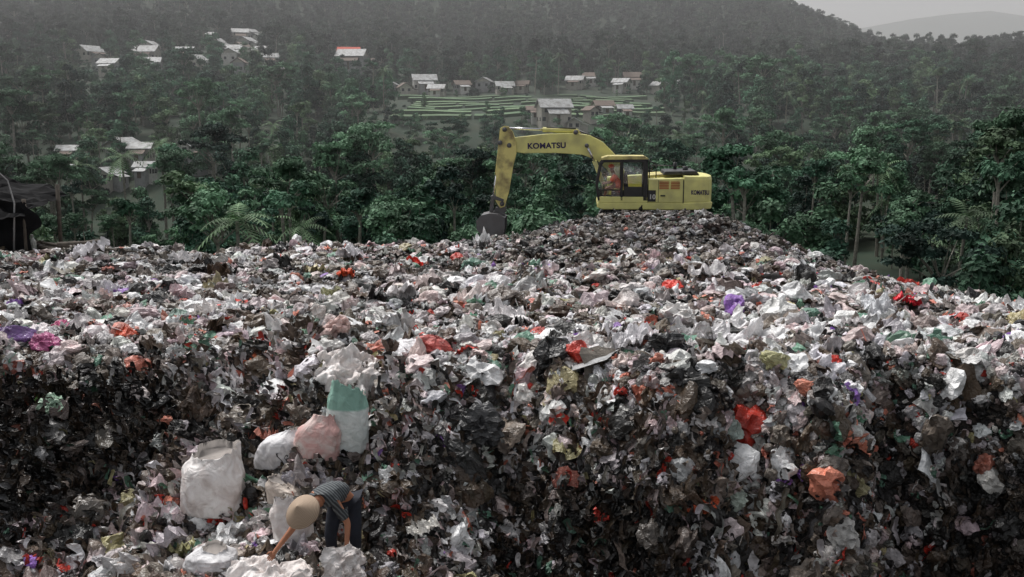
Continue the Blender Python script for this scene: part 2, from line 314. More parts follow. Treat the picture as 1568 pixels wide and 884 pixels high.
# ------------------------------------------------------------------ trees
TC=bpy.data.collections.new('tree_kinds')
def leafcards(pts,nrm,size,asp=.6):
    n=len(pts);nr=nrm+rng.normal(0,.55,(n,3));nr/=np.linalg.norm(nr,axis=1)[:,None]
    a=np.cross(nr,rng.normal(0,1,(n,3)));a/=np.linalg.norm(a,axis=1)[:,None];b=np.cross(nr,a)
    s=size*(.6+.8*rng.random((n,1)));a*=s;b*=s*asp
    V=np.stack([pts-a,pts-b*.9+nr*s*.15,pts+a,pts+b*.9+nr*s*.15],1).reshape(-1,3);F=np.arange(4*n).reshape(n,4);return V,F
def tree_mesh(name,H,lobes,trunk_r,nl,leaf,trunk_h):
    TV=[];TF=[]
    bend=[(0,0,-2),(random.uniform(-.2,.2),0,trunk_h*.4),(random.uniform(-.5,.5),random.uniform(-.4,.4),trunk_h)]
    tube_data(bend,[trunk_r*1.2,trunk_r,trunk_r*.65],7,TV,TF)
    top=Vector(bend[2]);PV=[];PN=[]
    tot=sum(l[3]*l[3]*l[4]**.5 for l in lobes)
    for (cx,cy,cz,r,fl) in lobes:
        c=Vector((cx,cy,cz));st=top if cz>trunk_h*.8 else Vector((0,0,cz*.7));mid=st.lerp(c,.5)+Vector((0,0,-.1*r))
        tube_data([st-Vector((0,0,random.uniform(0,.2)*trunk_h*.5)),mid,c],[trunk_r*.45,trunk_r*.28,trunk_r*.1],5,TV,TF)
        n=int(nl*r*r*fl**.5/tot);d=rng.normal(0,1,(n,3));d/=np.linalg.norm(d,axis=1)[:,None]
        d[:,2]=np.where(d[:,2]<-.35,-d[:,2]*.6,d[:,2])
        rr=r*(.55+.55*rng.random((n,1))**.6)*(1+.3*np.sin(d[:,:1]*7+cx)*np.cos(d[:,1:2]*6+cy*2))
        p=d*rr*np.array([1,1,fl])+np.array([cx,cy,cz]);PV.append(p);nn=d.copy();nn[:,2]+=.5;PN.append(nn)
    PV=np.concatenate(PV);PN=np.concatenate(PN);LV,LF=leafcards(PV,PN,leaf)
    nb=len(TV);V=list(TV)+[tuple(p) for p in LV];F=[tuple(f) for f in TF]+[tuple(int(i)+nb for i in f) for f in LF]
    me=bpy.data.meshes.new(name);me.from_pydata(V,[],F);me.materials.append(M_trunk);me.materials.append(M_leaf)
    mi=[0]*len(TF)+[1]*len(LF);me.polygons.foreach_set('material_index',mi);return me
def broad(i):
    H=13;lb=[]
    for k in range(random.randint(7,10)):
        a=random.uniform(0,6.28);rad=random.uniform(.4,3.0);z=random.uniform(5.5,11.6)-rad*.45
        lb.append((rad*math.cos(a),rad*math.sin(a),z,random.uniform(1.0,1.9),random.uniform(.65,1)))
    for k in range(4):
        a=random.uniform(0,6.28);rad=random.uniform(.8,2.6);lb.append((rad*math.cos(a),rad*math.sin(a),random.uniform(2.2,5),random.uniform(1.1,1.8),.9))
    lb.append((0,0,11.8,1.6,.9));return tree_mesh('broad',H,lb,.22,3000,.31,7)
def albizia(i):
    lb=[]
    for k in range(random.randint(11,15)):
        a=random.uniform(0,6.28);rad=random.uniform(.6,4.4);z=15.2-rad*.35+random.uniform(-3.4,1.0)
        lb.append((rad*math.cos(a),rad*math.sin(a),z,random.uniform(1.0,1.9),random.uniform(.3,.55)))
    return tree_mesh('umbrella',17,lb,.24,3200,.26,11)
def slender(i):
    lb=[]
    for k in range(9):
        a=random.uniform(0,6.28);rad=random.uniform(.2,1.5);lb.append((rad*math.cos(a),rad*math.sin(a),5+k*1.15,random.uniform(.8,1.4),random.uniform(.7,1)))
    return tree_mesh('slender',15,lb,.18,1800,.3,12)
def bush(i):
    lb=[(random.uniform(-2,2),random.uniform(-2,2),random.uniform(.8,3),random.uniform(1,1.9),.8) for k in range(7)]
    return tree_mesh('bush',4,lb,.12,1600,.3,1.5)
def talltrunk(i):
    lb=[]
    for k in range(8):
        a=random.uniform(0,6.28);rad=random.uniform(.5,2.6);lb.append((rad*math.cos(a),rad*math.sin(a),17.5-rad*.3+random.uniform(-1.8,1.2),random.uniform(.7,1.3),.6))
    return tree_mesh('tall',20,lb,.26,1300,.28,15.5)
def palm_mesh():
    V=[];F=[];tube_data([(0,0,-2),(.3,0,5),(.1,0,12)],[.22,.16,.13],8,V,F);nt_=len(F)
    for k in range(17):
        a=k*2.4;el=random.uniform(-.2,1.1);Ln=random.uniform(3,3.9);pr=None
        for j in range(13):
            t=j/12;r=Ln*t*math.cos(el*(1-.4*t));z=12+Ln*(math.sin(el)*t-.75*t*t*(1.1-.3*el))
            c=Vector((.1+r*math.cos(a),r*math.sin(a),z));sd=Vector((-math.sin(a),math.cos(a),0))
            if pr and j>1:
                for s in (-1,1):
                    b=len(V);l=.75*math.sin(math.pi*min(1,t*.9+.1))+.15
                    V+= [tuple(pr),tuple(pr.lerp(c,.55)),tuple(c+sd*s*l+Vector((0,0,-.35*l)))];F.append((b,b+1,b+2))
                b=len(V);V+=[tuple(pr-sd*.04),tuple(pr+sd*.04),tuple(c+sd*.03),tuple(c-sd*.03)];F.append((b,b+1,b+2,b+3))
            pr=c
    me=bpy.data.meshes.new('palm');me.from_pydata(V,[],F);me.materials.append(M_trunk);me.materials.append(M_leaf)
    me.polygons.foreach_set('material_index',[0]*nt_+[1]*(len(F)-nt_));return me
meshes=[broad(i) for i in range(4)]+[albizia(i) for i in range(3)]+[slender(0),slender(1)]+[bush(0),bush(1)]+[palm_mesh(),talltrunk(0),talltrunk(1)]
for i,me in enumerate(meshes):
    o=bpy.data.objects.new('tree_kind.%03d'%i,me);TC.objects.link(o)
# houses : x, y, width, depth, wall height, roof kind, yaw
HS=[]
def hs(x,y,w,h=3,roof=0,yaw=None,d=None): HS.append((x,y,w*.74,(d or w*random.uniform(.55,.95))*.75,h*random.uniform(.75,.98),roof,random.choice([0,1.57])+random.uniform(-.5,.5) if yaw is None else yaw))
for a in [(-134,505,10,5.5,0),(-127,490,10,4,0),(-138,480,9,3,0),(-124,468,9,3,1),(-113,462,9,3,0),(-146,500,8,3,0),(-131,515,8,5,0)]:hs(*a)
for a in [(-178,431,13,3.4,0),(-168,415,10,3.4,1),(-160,406,10,3.4,0),(-152,425,13,4,0),(-145,410,10,3.4,0),(-137,428,10,4,0),(-128,413,12,4,0),(-118,429,10,4,0),(-110,412,10,4,1),(-102,429,9,4,0),(-120,440,9,4,0),(-156,440,9,4,0),(-92,418,8,3,0)]:hs(*a)
hs(-76,476,13,5,2,.1);hs(-70,447,16,7.2,0,-.1);hs(-61,455,9,4,1)
for a in [(-42,396,9,3,1),(-35,405,12,5,0),(-29,392,8,3,0),(-20,404,8,3,1),(-11,410,9,3,0),(-3,399,9,3,0),(4,405,7,3,1),(-48,402,8,3,0)]:hs(*a)
hs(13,314,13,5.6,0,.25);hs(19,309,7,3.2,0)
for a in [(25,320,6,3,1),(30,333,8,3,1),(36,324,6,3,0),(7,320,6,3,1)]:hs(*a)
for a in [(26,417,9,3,0),(33,428,8,3,1),(44,408,8,3,0),(50,420,10,4,1),(58,403,8,3,0),(66,412,7,3,0)]:hs(*a)
for a in [(-102,264,9,3.4,0),(-94,255,7,4.2,0),(-87,264,7,3,0),(-81,274,6,3,0),(-108,248,6,3,1),(-98,243,7,2.8,0),(-79,252,6,3,1),(-114,258,6,3,0),(-90,246,6,2.8,0)]:hs(*a)
# trees positions
n=15000
yy=np.sqrt(rng.random(n)*(860**2-62**2)+62**2);xx=(rng.random(n)*2-1)*(.6*yy+18)
cell={};keep=[]
for i in range(n):
    sp=4.8 if yy[i]<260 else 5.8
    kx=(int(xx[i]//sp),int(yy[i]//sp))
    if kx in cell: continue
    cell[kx]=1;keep.append(i)
xx=xx[keep];yy=yy[keep];n=len(xx)
kr=rng.random(n);idx=np.where(kr<.52,rng.integers(0,4,n),np.where(kr<.76,rng.integers(4,7,n),np.where(kr<.87,rng.integers(7,9,n),np.where(kr<.91,rng.integers(9,11,n),np.where(kr<.955,rng.integers(12,14,n),11)))))
idx=np.where((yy>300)&(idx>=4)&(idx<=6)&(rng.random(n)<.8),rng.integers(0,4,n),idx)
idx=np.where((yy>400)&(idx>=11),0,idx)
sc=.62+.7*rng.random(n)**1.3+.2*fbm(xx/40,yy/40,70,2);sc=np.where(yy>480,sc*.9,sc);sc=np.where(idx>=12,np.clip(sc,.6,.95),sc)
ok=np.ones(n,bool)
infield=(xx>-40)&(xx<52)&(yy>318)&(yy<392)&(np.abs(xx-6)<.135*yy);ok&=~(infield&(rng.random(n)<.93));sc=np.where(infield,sc*.42,sc);idx=np.where(infield&(idx>3),9,idx)
front=(xx>-44)&(xx<60)&(yy>262)&(yy<=322);sc=np.where(front,sc*np.interp(yy,[262,300,322],[.85,.65,.42]),sc)
for (hx_,hy_,w,d,h,rf,yw) in HS:
    r=np.hypot(xx-hx_,yy-hy_);ok&=r>w*.7
    gl_=.58 if hy_<290 else .30
    fr=(np.abs(xx-hx_*yy/hy_)<w*.7)&(yy<hy_)&(yy>hy_-48);sc=np.where(fr&(rng.random(n)<.8),np.minimum(sc,1)*np.interp(hy_-yy,[0,14,48],[gl_*.8,gl_,.72]),sc)
    idx=np.where(fr&(idx>3),9,idx)
pf_=(np.abs(xx+.27*yy)<6)&(yy<118)&(yy>60);sc=np.where(pf_,sc*.55,sc)
xx,yy,idx,sc=xx[ok],yy[ok],idx[ok],sc[ok]
LM=[(-34,152,4,1.25),(36,158,5,1.35),(47,150,0,1.2),(-31,113,11,1.45),(-25,119,11,1.3),(25,175,6,1.1),(60,120,0,1.5),(55,105,2,1.4),(68,135,1,1.6),(48,98,3,1.2),(42,92,10,1.2),(-60,118,3,1.5),(-66,126,1,1.6),(-52,105,2,1.3),(-78,200,11,1.5),(-72,206,11,1.6),(-84,196,11,1.4),(75,150,4,1.5),(12,120,4,1),(-14,125,5,1.1),
(-27,120,12,1.15),(-20,128,13,1.0),(58,118,12,1.2),(62,128,13,1.25),(33,140,12,1.1),(-8,135,13,.95),(-45,140,12,1.1),(50,112,11,1.3),(20,118,11,1.1)]
xx=np.append(xx,[l[0] for l in LM]);yy=np.append(yy,[l[1] for l in LM]);idx=np.append(idx,[l[2] for l in LM]);sc=np.append(sc,[l[3] for l in LM]);n=len(xx)
zz=hill(xx,yy)-.3
base=np.array([(.072,.155,.094),(.045,.100,.066),(.108,.20,.118),(.027,.056,.043),(.135,.21,.115)]);bi=rng.choice(5,n,p=[.3,.22,.23,.14,.11])
bi=np.where((idx>=4)&(idx<=6)&(rng.random(n)<.6),2,bi);bi=np.where(idx==11,4,bi)
TT=base[bi]*(.7+.6*rng.random((n,1)));far=(yy>430)[:,None];grey=TT.mean(1,keepdims=True);TT=np.where(far,(TT*.6+grey*.4)*.55,TT)  # distant foliage greyed and dimmed, distance haze put into the leaf tint
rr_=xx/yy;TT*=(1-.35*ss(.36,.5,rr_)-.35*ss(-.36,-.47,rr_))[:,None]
RR=np.stack([rng.normal(0,.04,n),rng.normal(0,.04,n),rng.random(n)*6.28],1)
SS=np.stack([sc*(.8+.35*rng.random(n)),sc*(.8+.35*rng.random(n)),sc],1)
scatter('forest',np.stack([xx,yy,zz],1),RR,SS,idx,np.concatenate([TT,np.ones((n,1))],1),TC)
# ------------------------------------------------------------------ rice terraces
def terrace_mat(name,c1,c2):
    return simple(name,c1,.9,.3,.35,dirt=c2,dirtamt=1)
Mt=[terrace_mat('rice_a',(.12,.20,.105),(.09,.15,.08)),terrace_mat('rice_b',(.155,.24,.125),(.115,.18,.09)),terrace_mat('rice_c',(.09,.15,.075),(.12,.17,.095))]
Mb=simple('field_bank',(.055,.085,.05),.9,.4,1)
rt=empty('rice_terraces')
ylev=[323,333,342,351,359,368,377,386,394]
for j in range(8):
    y0,y1=ylev[j],ylev[j+1];cuts=[-40+random.uniform(-6,10)]+sorted(random.uniform(-34,40) for _ in range(4))+[52-random.uniform(0,14)]
    zA=float(np.interp(y0,PY,PZ))+1.1;zB=float(np.interp(y1,PY,PZ))+1.0
    for q_ in range(5):
        xa,xb=cuts[q_]+.5,cuts[q_+1]-.5
        if xb-xa<3: continue
        nx=10;V=[];rz=random.uniform(-.25,.25)
        for i in range(nx+1):
            x=xa+(xb-xa)*i/nx;o_=4.5*math.sin(x/15+.6)+1.5*math.sin(x/6+j);dz=.45*math.sin(x/11+.5)+.25*math.sin(x/4.7+j*1.3)+rz
            V+=[(x,y0+o_,zA-1.2),(x,y0+o_+.4,zA+.35+dz),(x,y1+o_-.5,zB-.05+dz)]
        F1=[];F2=[]
        for i in range(nx):
            a=i*3;F1.append((a,a+3,a+4,a+1));F2.append((a+1,a+4,a+5,a+2))
        me=bpy.data.meshes.new('paddy');me.from_pydata(V,[],F1+F2);me.materials.append(Mb);me.materials.append(Mt[random.randrange(3)])
        me.polygons.foreach_set('material_index',[0]*len(F1)+[1]*len(F2));o=bpy.data.objects.new('paddy',me);link(o,rt)
# ------------------------------------------------------------------ houses
Mw=[simple('wall_white',(.60,.59,.56),.85,.3,1.2,dirt=(.35,.33,.3)),simple('wall_cream',(.44,.42,.37),.85,.3,1.2,dirt=(.25,.23,.2)),simple('wall_grey',(.32,.32,.32),.85,.3,1)]
Mr=[simple('roof_pale_metal',(.44,.45,.45),.6,.3,1,dirt=(.19,.18,.17),dirtamt=.9),simple('roof_tile',(.20,.155,.13),.85,.4,1.5,dirt=(.11,.095,.085)),simple('roof_red',(.6,.09,.05),.8,.3,1.5)]
Mwin=simple('window_dark',(.03,.035,.04),.2,.2,2);Mdoor=simple('door_wood',(.1,.07,.05),.7,.3,2)
for (x,y,w,d,h,rf,yw) in HS:
    z=float(min(hill(x,y),hill(x-w/2,y-d/2)+1.5))+.9;e=empty('village_house',(x,y,z),(0,0,yw))
    box('walls',-w/2,w/2,-d/2,d/2,-4,h,random.choice(Mw),e)
    rh=w*.25;o=.6;t=.18
    V=[(-w/2-o,-d/2-o,h-.25),(w/2+o,-d/2-o,h-.25),(w/2+o,0,h+rh),(-w/2-o,0,h+rh),(w/2+o,d/2+o,h-.25),(-w/2-o,d/2+o,h-.25)]
    V+=[(a,b_,c+t) for a,b_,c in V]
    F=[(0,3,2,1),(3,5,4,2),(6,7,8,9),(9,8,10,11),(0,1,7,6),(1,2,8,7),(2,4,10,8),(4,5,11,10),(5,3,9,11),(3,0,6,9)]
    obj('roof',V,F,Mr[rf],e)
    obj('gable_walls',[(-w/2+.01,-d/2,h),(-w/2+.01,d/2,h),(-w/2+.01,0,h+rh*.9),(w/2-.01,-d/2,h),(w/2-.01,d/2,h),(w/2-.01,0,h+rh*.9)],[(0,1,2),(3,5,4)],Mw[1],e)
    box('lean_to_wall',-w*.28,w*.3,-d/2-2.2,-d/2-.06,-3.8,h*.62,random.choice(Mw),e)
    q1,q2=-w*.33,w*.36;V=[(q1,-d/2-2.8,h*.6),(q2,-d/2-2.8,h*.6),(q2,-d/2-.02,h*.92),(q1,-d/2-.02,h*.92)];V+=[(a,b_,c+.12) for a,b_,c in V];obj('lean_to_roof',V,BF,Mr[random.randrange(2)],e)
    V=[];F=[]
    for st in range(2 if h>4.2 else 1):
        for (a0,a1) in ((-.47,-.36),(.38,.47)) if st==0 else ((-.4,-.28),(-.1,.06),(.25,.38)):
            yy0=-d/2;b0=len(V);zz_=1+st*2.6
            V+=[(w*a0,yy0-.05,zz_),(w*a1,yy0-.05,zz_),(w*a1,yy0+.05,zz_),(w*a0,yy0+.05,zz_),(w*a0,yy0-.05,zz_+1.2),(w*a1,yy0-.05,zz_+1.2),(w*a1,yy0+.05,zz_+1.2),(w*a0,yy0+.05,zz_+1.2)]
            F+=[tuple(i_+b0 for i_ in f) for f in BF]
    for s_ in (-1,1):
        for fr_ in (-.25,.25):
            xx0=s_*w/2;b0=len(V);V+=[(xx0-.05,d*fr_-.5,1),(xx0+.05,d*fr_-.5,1),(xx0+.05,d*fr_+.5,1),(xx0-.05,d*fr_+.5,1),(xx0-.05,d*fr_-.5,2.1),(xx0+.05,d*fr_-.5,2.1),(xx0+.05,d*fr_+.5,2.1),(xx0-.05,d*fr_+.5,2.1)]
            F+=[tuple(i_+b0 for i_ in f) for f in BF]
    obj('windows',V,F,Mwin,e)
    box('door',-.5,.5,-d/2-2.26,-d/2-2.17,0,h*.55,Mdoor,e)
# ------------------------------------------------------------------ excavator
Y_=simple('yellow_paint',(.76,.73,.27),.42,.2,1.5,dirt=(.46,.43,.20),dirtamt=.75)
Y2=simple('yellow_paint_worn',(.72,.64,.24),.5,.2,2.5,dirt=(.22,.17,.09),dirtamt=.95)
K_=simple('black_paint',(.022,.022,.024),.4,.3,3,dirt=(.06,.055,.05))
G_=simple('dark_steel',(.13,.13,.135),.5,.3,3,metal=.3,dirt=(.07,.062,.055))
C_=simple('chrome',(.6,.6,.62),.2,.1,3,metal=1);RB=simple('rust_red_panel',(.45,.15,.06),.6,.3,3);SE=simple('seat_fabric',(.03,.03,.035),.8,.2,3)
m,nt,b=newmat('cab_glass');N=nt.nodes;L=nt.links
tr=N.new('ShaderNodeBsdfTransparent');tr.inputs[0].default_value=(.93,.95,.95,1);gl=N.new('ShaderNodeBsdfGlossy');gl.inputs['Roughness'].default_value=.05;ms=N.new('ShaderNodeMixShader');ms.inputs[0].default_value=.07
L.new(tr.outputs[0],ms.inputs[1]);L.new(gl.outputs[0],ms.inputs[2]);L.new(ms.outputs[0],N['Material Output'].inputs[0]);GL=m
ex=empty('excavator',(5.41,38.2,-3.56),(0,0,math.radians(-4)))
def c(u,v): return ((u-1000)/40.2,(320-v)/40.2)
def pr(name,pts,y0,y1,mat,bevel=.03): return prism(name,[c(*p) for p in pts],y0,y1,mat,ex,bevel)
def cyl(name,p,q,r,y,mat): 
    a=c(*p);b_=c(*q);return tube(name,[(a[0],y,a[1]),(b_[0],y,b_[1])],r,mat,ex,14)
def pin(name,p,r,y0,y1,mat):
    a=c(*p);return tube(name,[(a[0],y0,a[1]),(a[0],y1,a[1])],r,mat,ex,16)
for s,nm in ((-1,'near'),(1,'far')):
    yc=s*1.12;V=[];F=[];L2=1.62;r=.42;path=[];zc=-.53
    for i in range(14): path.append((-L2+ i*(2*L2)/14,zc+r))
    for i in range(8): a=math.pi/2-math.pi*i/8;path.append((L2+r*math.cos(a),zc+r*math.sin(a)))
    for i in range(14): path.append((L2-i*(2*L2)/14,zc-r))
    for i in range(8): a=-math.pi/2-math.pi*i/8;path.append((-L2+r*math.cos(a),zc+r*math.sin(a)))
    prism('track_belt_'+nm,[(a*.985,zc+(b_-zc)*.93) for a,b_ in path],yc-.24,yc+.24,G_,ex)
    for i in range(len(path)):
        a=Vector((path[i][0],0,path[i][1]));b_=Vector((path[(i+1)%len(path)][0],0,path[(i+1)%len(path)][1]));dd=(b_-a).normalized();nn=Vector((-dd.z,0,dd.x))*(.05);b0=len(V);a2=a+(b_-a)*.06;b2=b_-(b_-a)*.06
        for yv in (yc-.3,yc+.3):
            for pnt in (a2-nn*.2,b2-nn*.2,b2+nn,a2+nn): V.append((pnt.x,yv,pnt.z))
        F+=[(b0,b0+1,b0+2,b0+3),(b0+7,b0+6,b0+5,b0+4),(b0,b0+4,b0+5,b0+1),(b0+1,b0+5,b0+6,b0+2),(b0+2,b0+6,b0+7,b0+3),(b0+3,b0+7,b0+4,b0)]
    obj('track_shoes_'+nm,V,F,G_,ex)
    for wx in (-1.62,1.62): tube('wheel',[(wx,yc-.27,zc),(wx,yc+.27,zc)],.3,K_,ex,16)
box('car_body',-1.1,1.1,-.8,.8,-.8,-.3,K_,ex,.04);tube('slew_ring',[(0,0,-.32),(0,0,.06)],.72,K_,ex,24)
pr('deck_frame',[(914,309),(1040,309),(1084,307),(1082,317),(1060,319),(922,319),(913,316)],-1.34,1.3,Y_)
pr('deck_shadow_gap',[(930,319.4),(1050,319.4),(1045,323),(935,323)],-1.0,1.0,K_,.01)
pr('engine_housing',[(989,309),(989,274),(1041,272),(1041,309)],-1.33,-.45,Y_)
pr('engine_hood',[(989,309),(989,270),(1041,266),(1041,309)],-.44,1.28,Y2)
pr('fuel_tank',[(930,309),(930,276),(988,272),(988,309)],.62,1.28,Y_)
V=[];F=[];x0,zb=c(1041.5,311);x1,zt=c(1087,269);pl=[(x0,-1.32)]
for i in range(13):
    a=-math.pi/2+math.pi*i/12;pl.append((x1-.55+.55*max(0,math.cos(a))**.6,1.32*math.sin(a)))
pl.append((x0,1.32));np_=len(pl)
for zz_,k in ((zb,.97),(zb+.12,1),(zt-.14,1),(zt-.03,.97),(zt,.9)):
    for (a,b_) in pl: V.append((x0+(a-x0)*k,b_*(k*.5+.5),zz_))
for l in range(4):
    for i in range(np_): j=(i+1)%np_;F.append((l*np_+i,l*np_+j,(l+1)*np_+j,(l+1)*np_+i))
F.append(tuple(range(np_))[::-1]);F.append(tuple(range(4*np_,5*np_)));obj('counterweight',V,F,Y_,ex)
pr('hood_cover',[(1012,269),(1014,263),(1060,262),(1066,268)],-.9,.9,K_,.04)
cyl('exhaust',(1034,266),(1034,252),.07,.5,K_);cyl('air_intake',(1047,266),(1047,257),.1,-.2,K_)
for i in range(5):
    pr('louver',[(1005,277+i*2.4),(1019,277+i*2.4),(1019,278.4+i*2.4),(1005,278.4+i*2.4)],-1.36,-1.33,RB,.003)
    pr('louver',[(1022,277+i*2.4),(1035,277+i*2.4),(1035,278.4+i*2.4),(1022,278.4+i*2.4)],-1.36,-1.33,RB,.003)
pr('door_seam',[(1003.6,275),(1004.2,275),(1004.2,308),(1003.6,308)],-1.335,-1.328,K_,0);pr('door_seam',[(1040,275),(1041.3,275),(1041.3,309),(1040,309)],-1.338,-1.3,K_,0)
pr('number_plate',[(988.5,290),(1000,290),(1000,307),(988.5,307)],-1.345,-1.331,K_,0)
pr('door_handle',[(1007,297),(1014,297),(1014,299),(1007,299)],-1.37,-1.33,K_,.004)
for y in (-1.25,):
    for a,b_ in (((990,272),(990,244)),((1000,272),(1000,252)),((1040,268),(1040,262)),((1000,252),(990,247)),((990,262),(1000,262))): cyl('handrail',a,b_,.022,y,K_)
for a,b_ in (((1000,268),(1000,258)),((1060,266),(1060,260)),((1000,258),(1060,260))): cyl('handrail',a,b_,.022,1.1,K_)
cyl('mirror_arm',(990,246),(994,240),.015,-1.3,K_)
CY0,CY1=-1.34,-.38
def cp(name,pts,y0,y1,mat,bevel=.015): return pr(name,pts,y0,y1,mat,bevel)
for y0,y1 in ((CY0,CY0+.07),(CY1-.07,CY1)):
    cp('cab_front_pillar',[(914,306),(910.5,282),(916,251),(921,245),(924,247),(919.5,254),(914.5,282),(918,306)],y0,y1,K_)
    cp('cab_mid_pillar',[(947.5,245),(951.5,245),(951.5,306),(947.5,306)],y0,y1,K_)
    cp('cab_rear_pillar',[(981,244),(988,246),(988,306),(981,306)],y0,y1,K_)
    cp('cab_roof_rail',[(920,245),(926,241),(984,241),(988,246),(988,249),(921,249.5)],y0,y1,K_)
    cp('cab_sill',[(914,300),(988,300),(988,309),(915,309)],y0,y1,Y_ if y0<-1 else K_)
cp('door_lower_panel',[(952.5,285),(980.5,285),(980.5,300),(952.5,300)],CY0+.012,CY0+.05,K_)
cp('door_frame_strip',[(916,289),(947,289),(947,291),(916,291)],CY0+.01,CY0+.05,K_)
cp('cab_roof',[(919,242.5),(928,239.5),(982,239.5),(988,243),(988,244.5),(919,245.5)],CY0-.01,CY1+.01,Y2,.02)
cp('cab_rear_wall',[(984,281),(988,281),(988,306),(984,306)],CY0+.072,CY1-.072,K_);cp('cab_floor',[(915,303),(987,303),(987,308),(916,308)],CY0+.072,CY1-.072,K_)
cp('side_glass',[(918,284),(921,250),(946.8,250),(946.8,300),(918.5,300)],CY0+.03,CY0+.036,GL,0);cp('side_glass',[(952.2,250),(980.8,250),(980.8,280.8),(952.2,280.8)],CY0+.03,CY0+.036,GL,0)
cp('far_glass',[(918,284),(921,250),(980.8,250),(980.8,300),(918.5,300)],CY1-.04,CY1-.034,GL,0)
cp('front_glass',[(912.4,282),(917.8,251),(918.4,251),(913,282)],CY0+.075,CY1-.075,GL,0)
cp('seat_base',[(935,292),(960,292),(960,303),(935,303)],-1.1,-.62,SE,.04);cp('seat_back',[(953,266),(958,265),(960,291),(953,291)],-1.1,-.62,SE,.05)
cp('control_lever',[(922,281),(923.5,281),(925,303),(923,303)],-1.12,-1.08,K_,.005);cp('console',[(917,290),(920,290),(922,303),(917,303)],-.7,-.5,K_,.02)
pr('boom',[(774,222),(777,216),(790,213.5),(835,208.5),(880,207.5),(902,210.5),(922,221),(940,239),(956,264),(958,284),(948,288),(940,282),(928,262),(912,248),(890,240),(850,237.5),(800,238),(780,235),(775,229)],-.08,.42,Y_,.025)
pr('arm_plate_near',[(764,200),(770,196.5),(777,197),(783,205),(789,222),(789,238),(784,258),(777,300),(771,320),(764,323),(757,312),(757.5,270),(760,235)],-.13,-.09,Y2,.01)
pr('arm_plate_far',[(765,201),(770,197.5),(776.5,198),(782,205.5),(788,222),(788,238),(783,258),(776,300),(770,319),(764,322),(758,311),(758.5,270),(761,235)],.425,.47,Y2,.01)
pr('arm_core',[(760.5,238),(787,241),(783,258),(776,300),(770,318),(764,321),(758.5,311),(759,270)],-.088,.423,Y2,.0)
for p in ((778,226),(767,316),(771,202),(948,280),(880,206),(764,222)): pin('pivot_pin',p,.09,-.16,.5,G_)
pr('cylinder_bracket',[(874,209),(877,202),(884,202),(889,209)],.02,.3,Y2,.01)
cyl('arm_cylinder',(883,204.5),(829,202),.095,.17,Y_);cyl('arm_cylinder_rod',(829,202),(774,200),.045,.17,C_);cyl('hydraulic_hose',(880,200.5),(835,198.5),.025,.05,K_);cyl('hydraulic_hose',(925,219),(884,203.5),.03,.06,K_)
for yv in (-.2,.54): cyl('boom_cylinder',(930,301),(909,250),.085,yv,Y_);cyl('boom_cylinder_rod',(909,250),(897,226),.045,yv,C_);pin('boom_cylinder_pin',(897,226),.08,yv-.08,yv+.08,G_)
cyl('bucket_cylinder',(764,222),(757.5,272),.075,.17,Y2);cyl('bucket_cylinder_rod',(757.5,272),(752,306),.04,.17,C_)
pr('bucket_link',[(749,304),(755,303),(770,309),(769,313),(755,309),(750,309)],-.19,-.14,G_,.005);pr('bucket_link',[(749,304),(755,303),(770,309),(769,313),(755,309),(750,309)],.48,.53,G_,.005)
pr('bucket_h_link',[(749,304),(755,305),(752,332),(746,332)],.05,.3,G_,.01);pr('arm_tip',[(758,309),(772,312),(772,328),(766,335),(760,330)],-.02,.36,G_,.02)
bk=[(772,337),(762,331),(748,330),(735,333),(727.5,342),(728,355),(736,366),(750,371.5),(767,375)]
for yv in (-.42,.72): pr('bucket_side',bk+[(772,352)],yv,yv+.04,G_,.004)
V=[];F=[]
for i,p in enumerate(bk):
    a=Vector(c(*p));cc=Vector(c(756,350));a2=a+(cc-a).normalized()*.045
    for yv in (-.375,.715): V+=[(a.x,yv,a.y),(a2.x,yv,a2.y)]
for i in range(len(bk)-1):
    k=i*4;F+=[(k,k+4,k+6,k+2),(k+1,k+3,k+7,k+5),(k,k+1,k+5,k+4),(k+2,k+6,k+7,k+3)]
obj('bucket_shell',V,F,G_,ex)
for i in range(5): yv=-.36+i*.25;pr('bucket_tooth',[(762,371),(768,377.5),(776,378),(768,373)],yv,yv+.1,G_,.004)
pr('bucket_ear',[(752,333),(756,322),(770,326),(771,337)],.0,.34,G_,.01)
def text(name,s,size,loc,mat,bold=.004,sx=1.0,par=ex,rot=(math.pi/2,0,0)):
    cu=bpy.data.curves.new(name,'FONT');cu.body=s;cu.size=size;cu.extrude=.003;cu.offset=bold;cu.space_character=1.05
    t=bpy.data.objects.new(name,cu);S.collection.objects.link(t);t.location=loc;t.rotation_euler=rot;t.scale=(sx,1,1);cu.materials.append(mat);t.parent=par
NV=simple('navy_lettering',(.03,.02,.08),.5,.2,4)
a=c(806,231);text('boom_lettering','KOMATSU',.29,(a[0],-.085,a[1]),NV,.011,1.05,rot=(math.pi/2,math.radians(-1.5),0))
a=c(1052,296);text('counterweight_lettering','KOMATSU',.22,(a[0],-1.325,a[1]),NV,.009,.62)
a=c(990,303);text('number_lettering','10',.24,(a[0],-1.349,a[1]),Mw[0],.008)
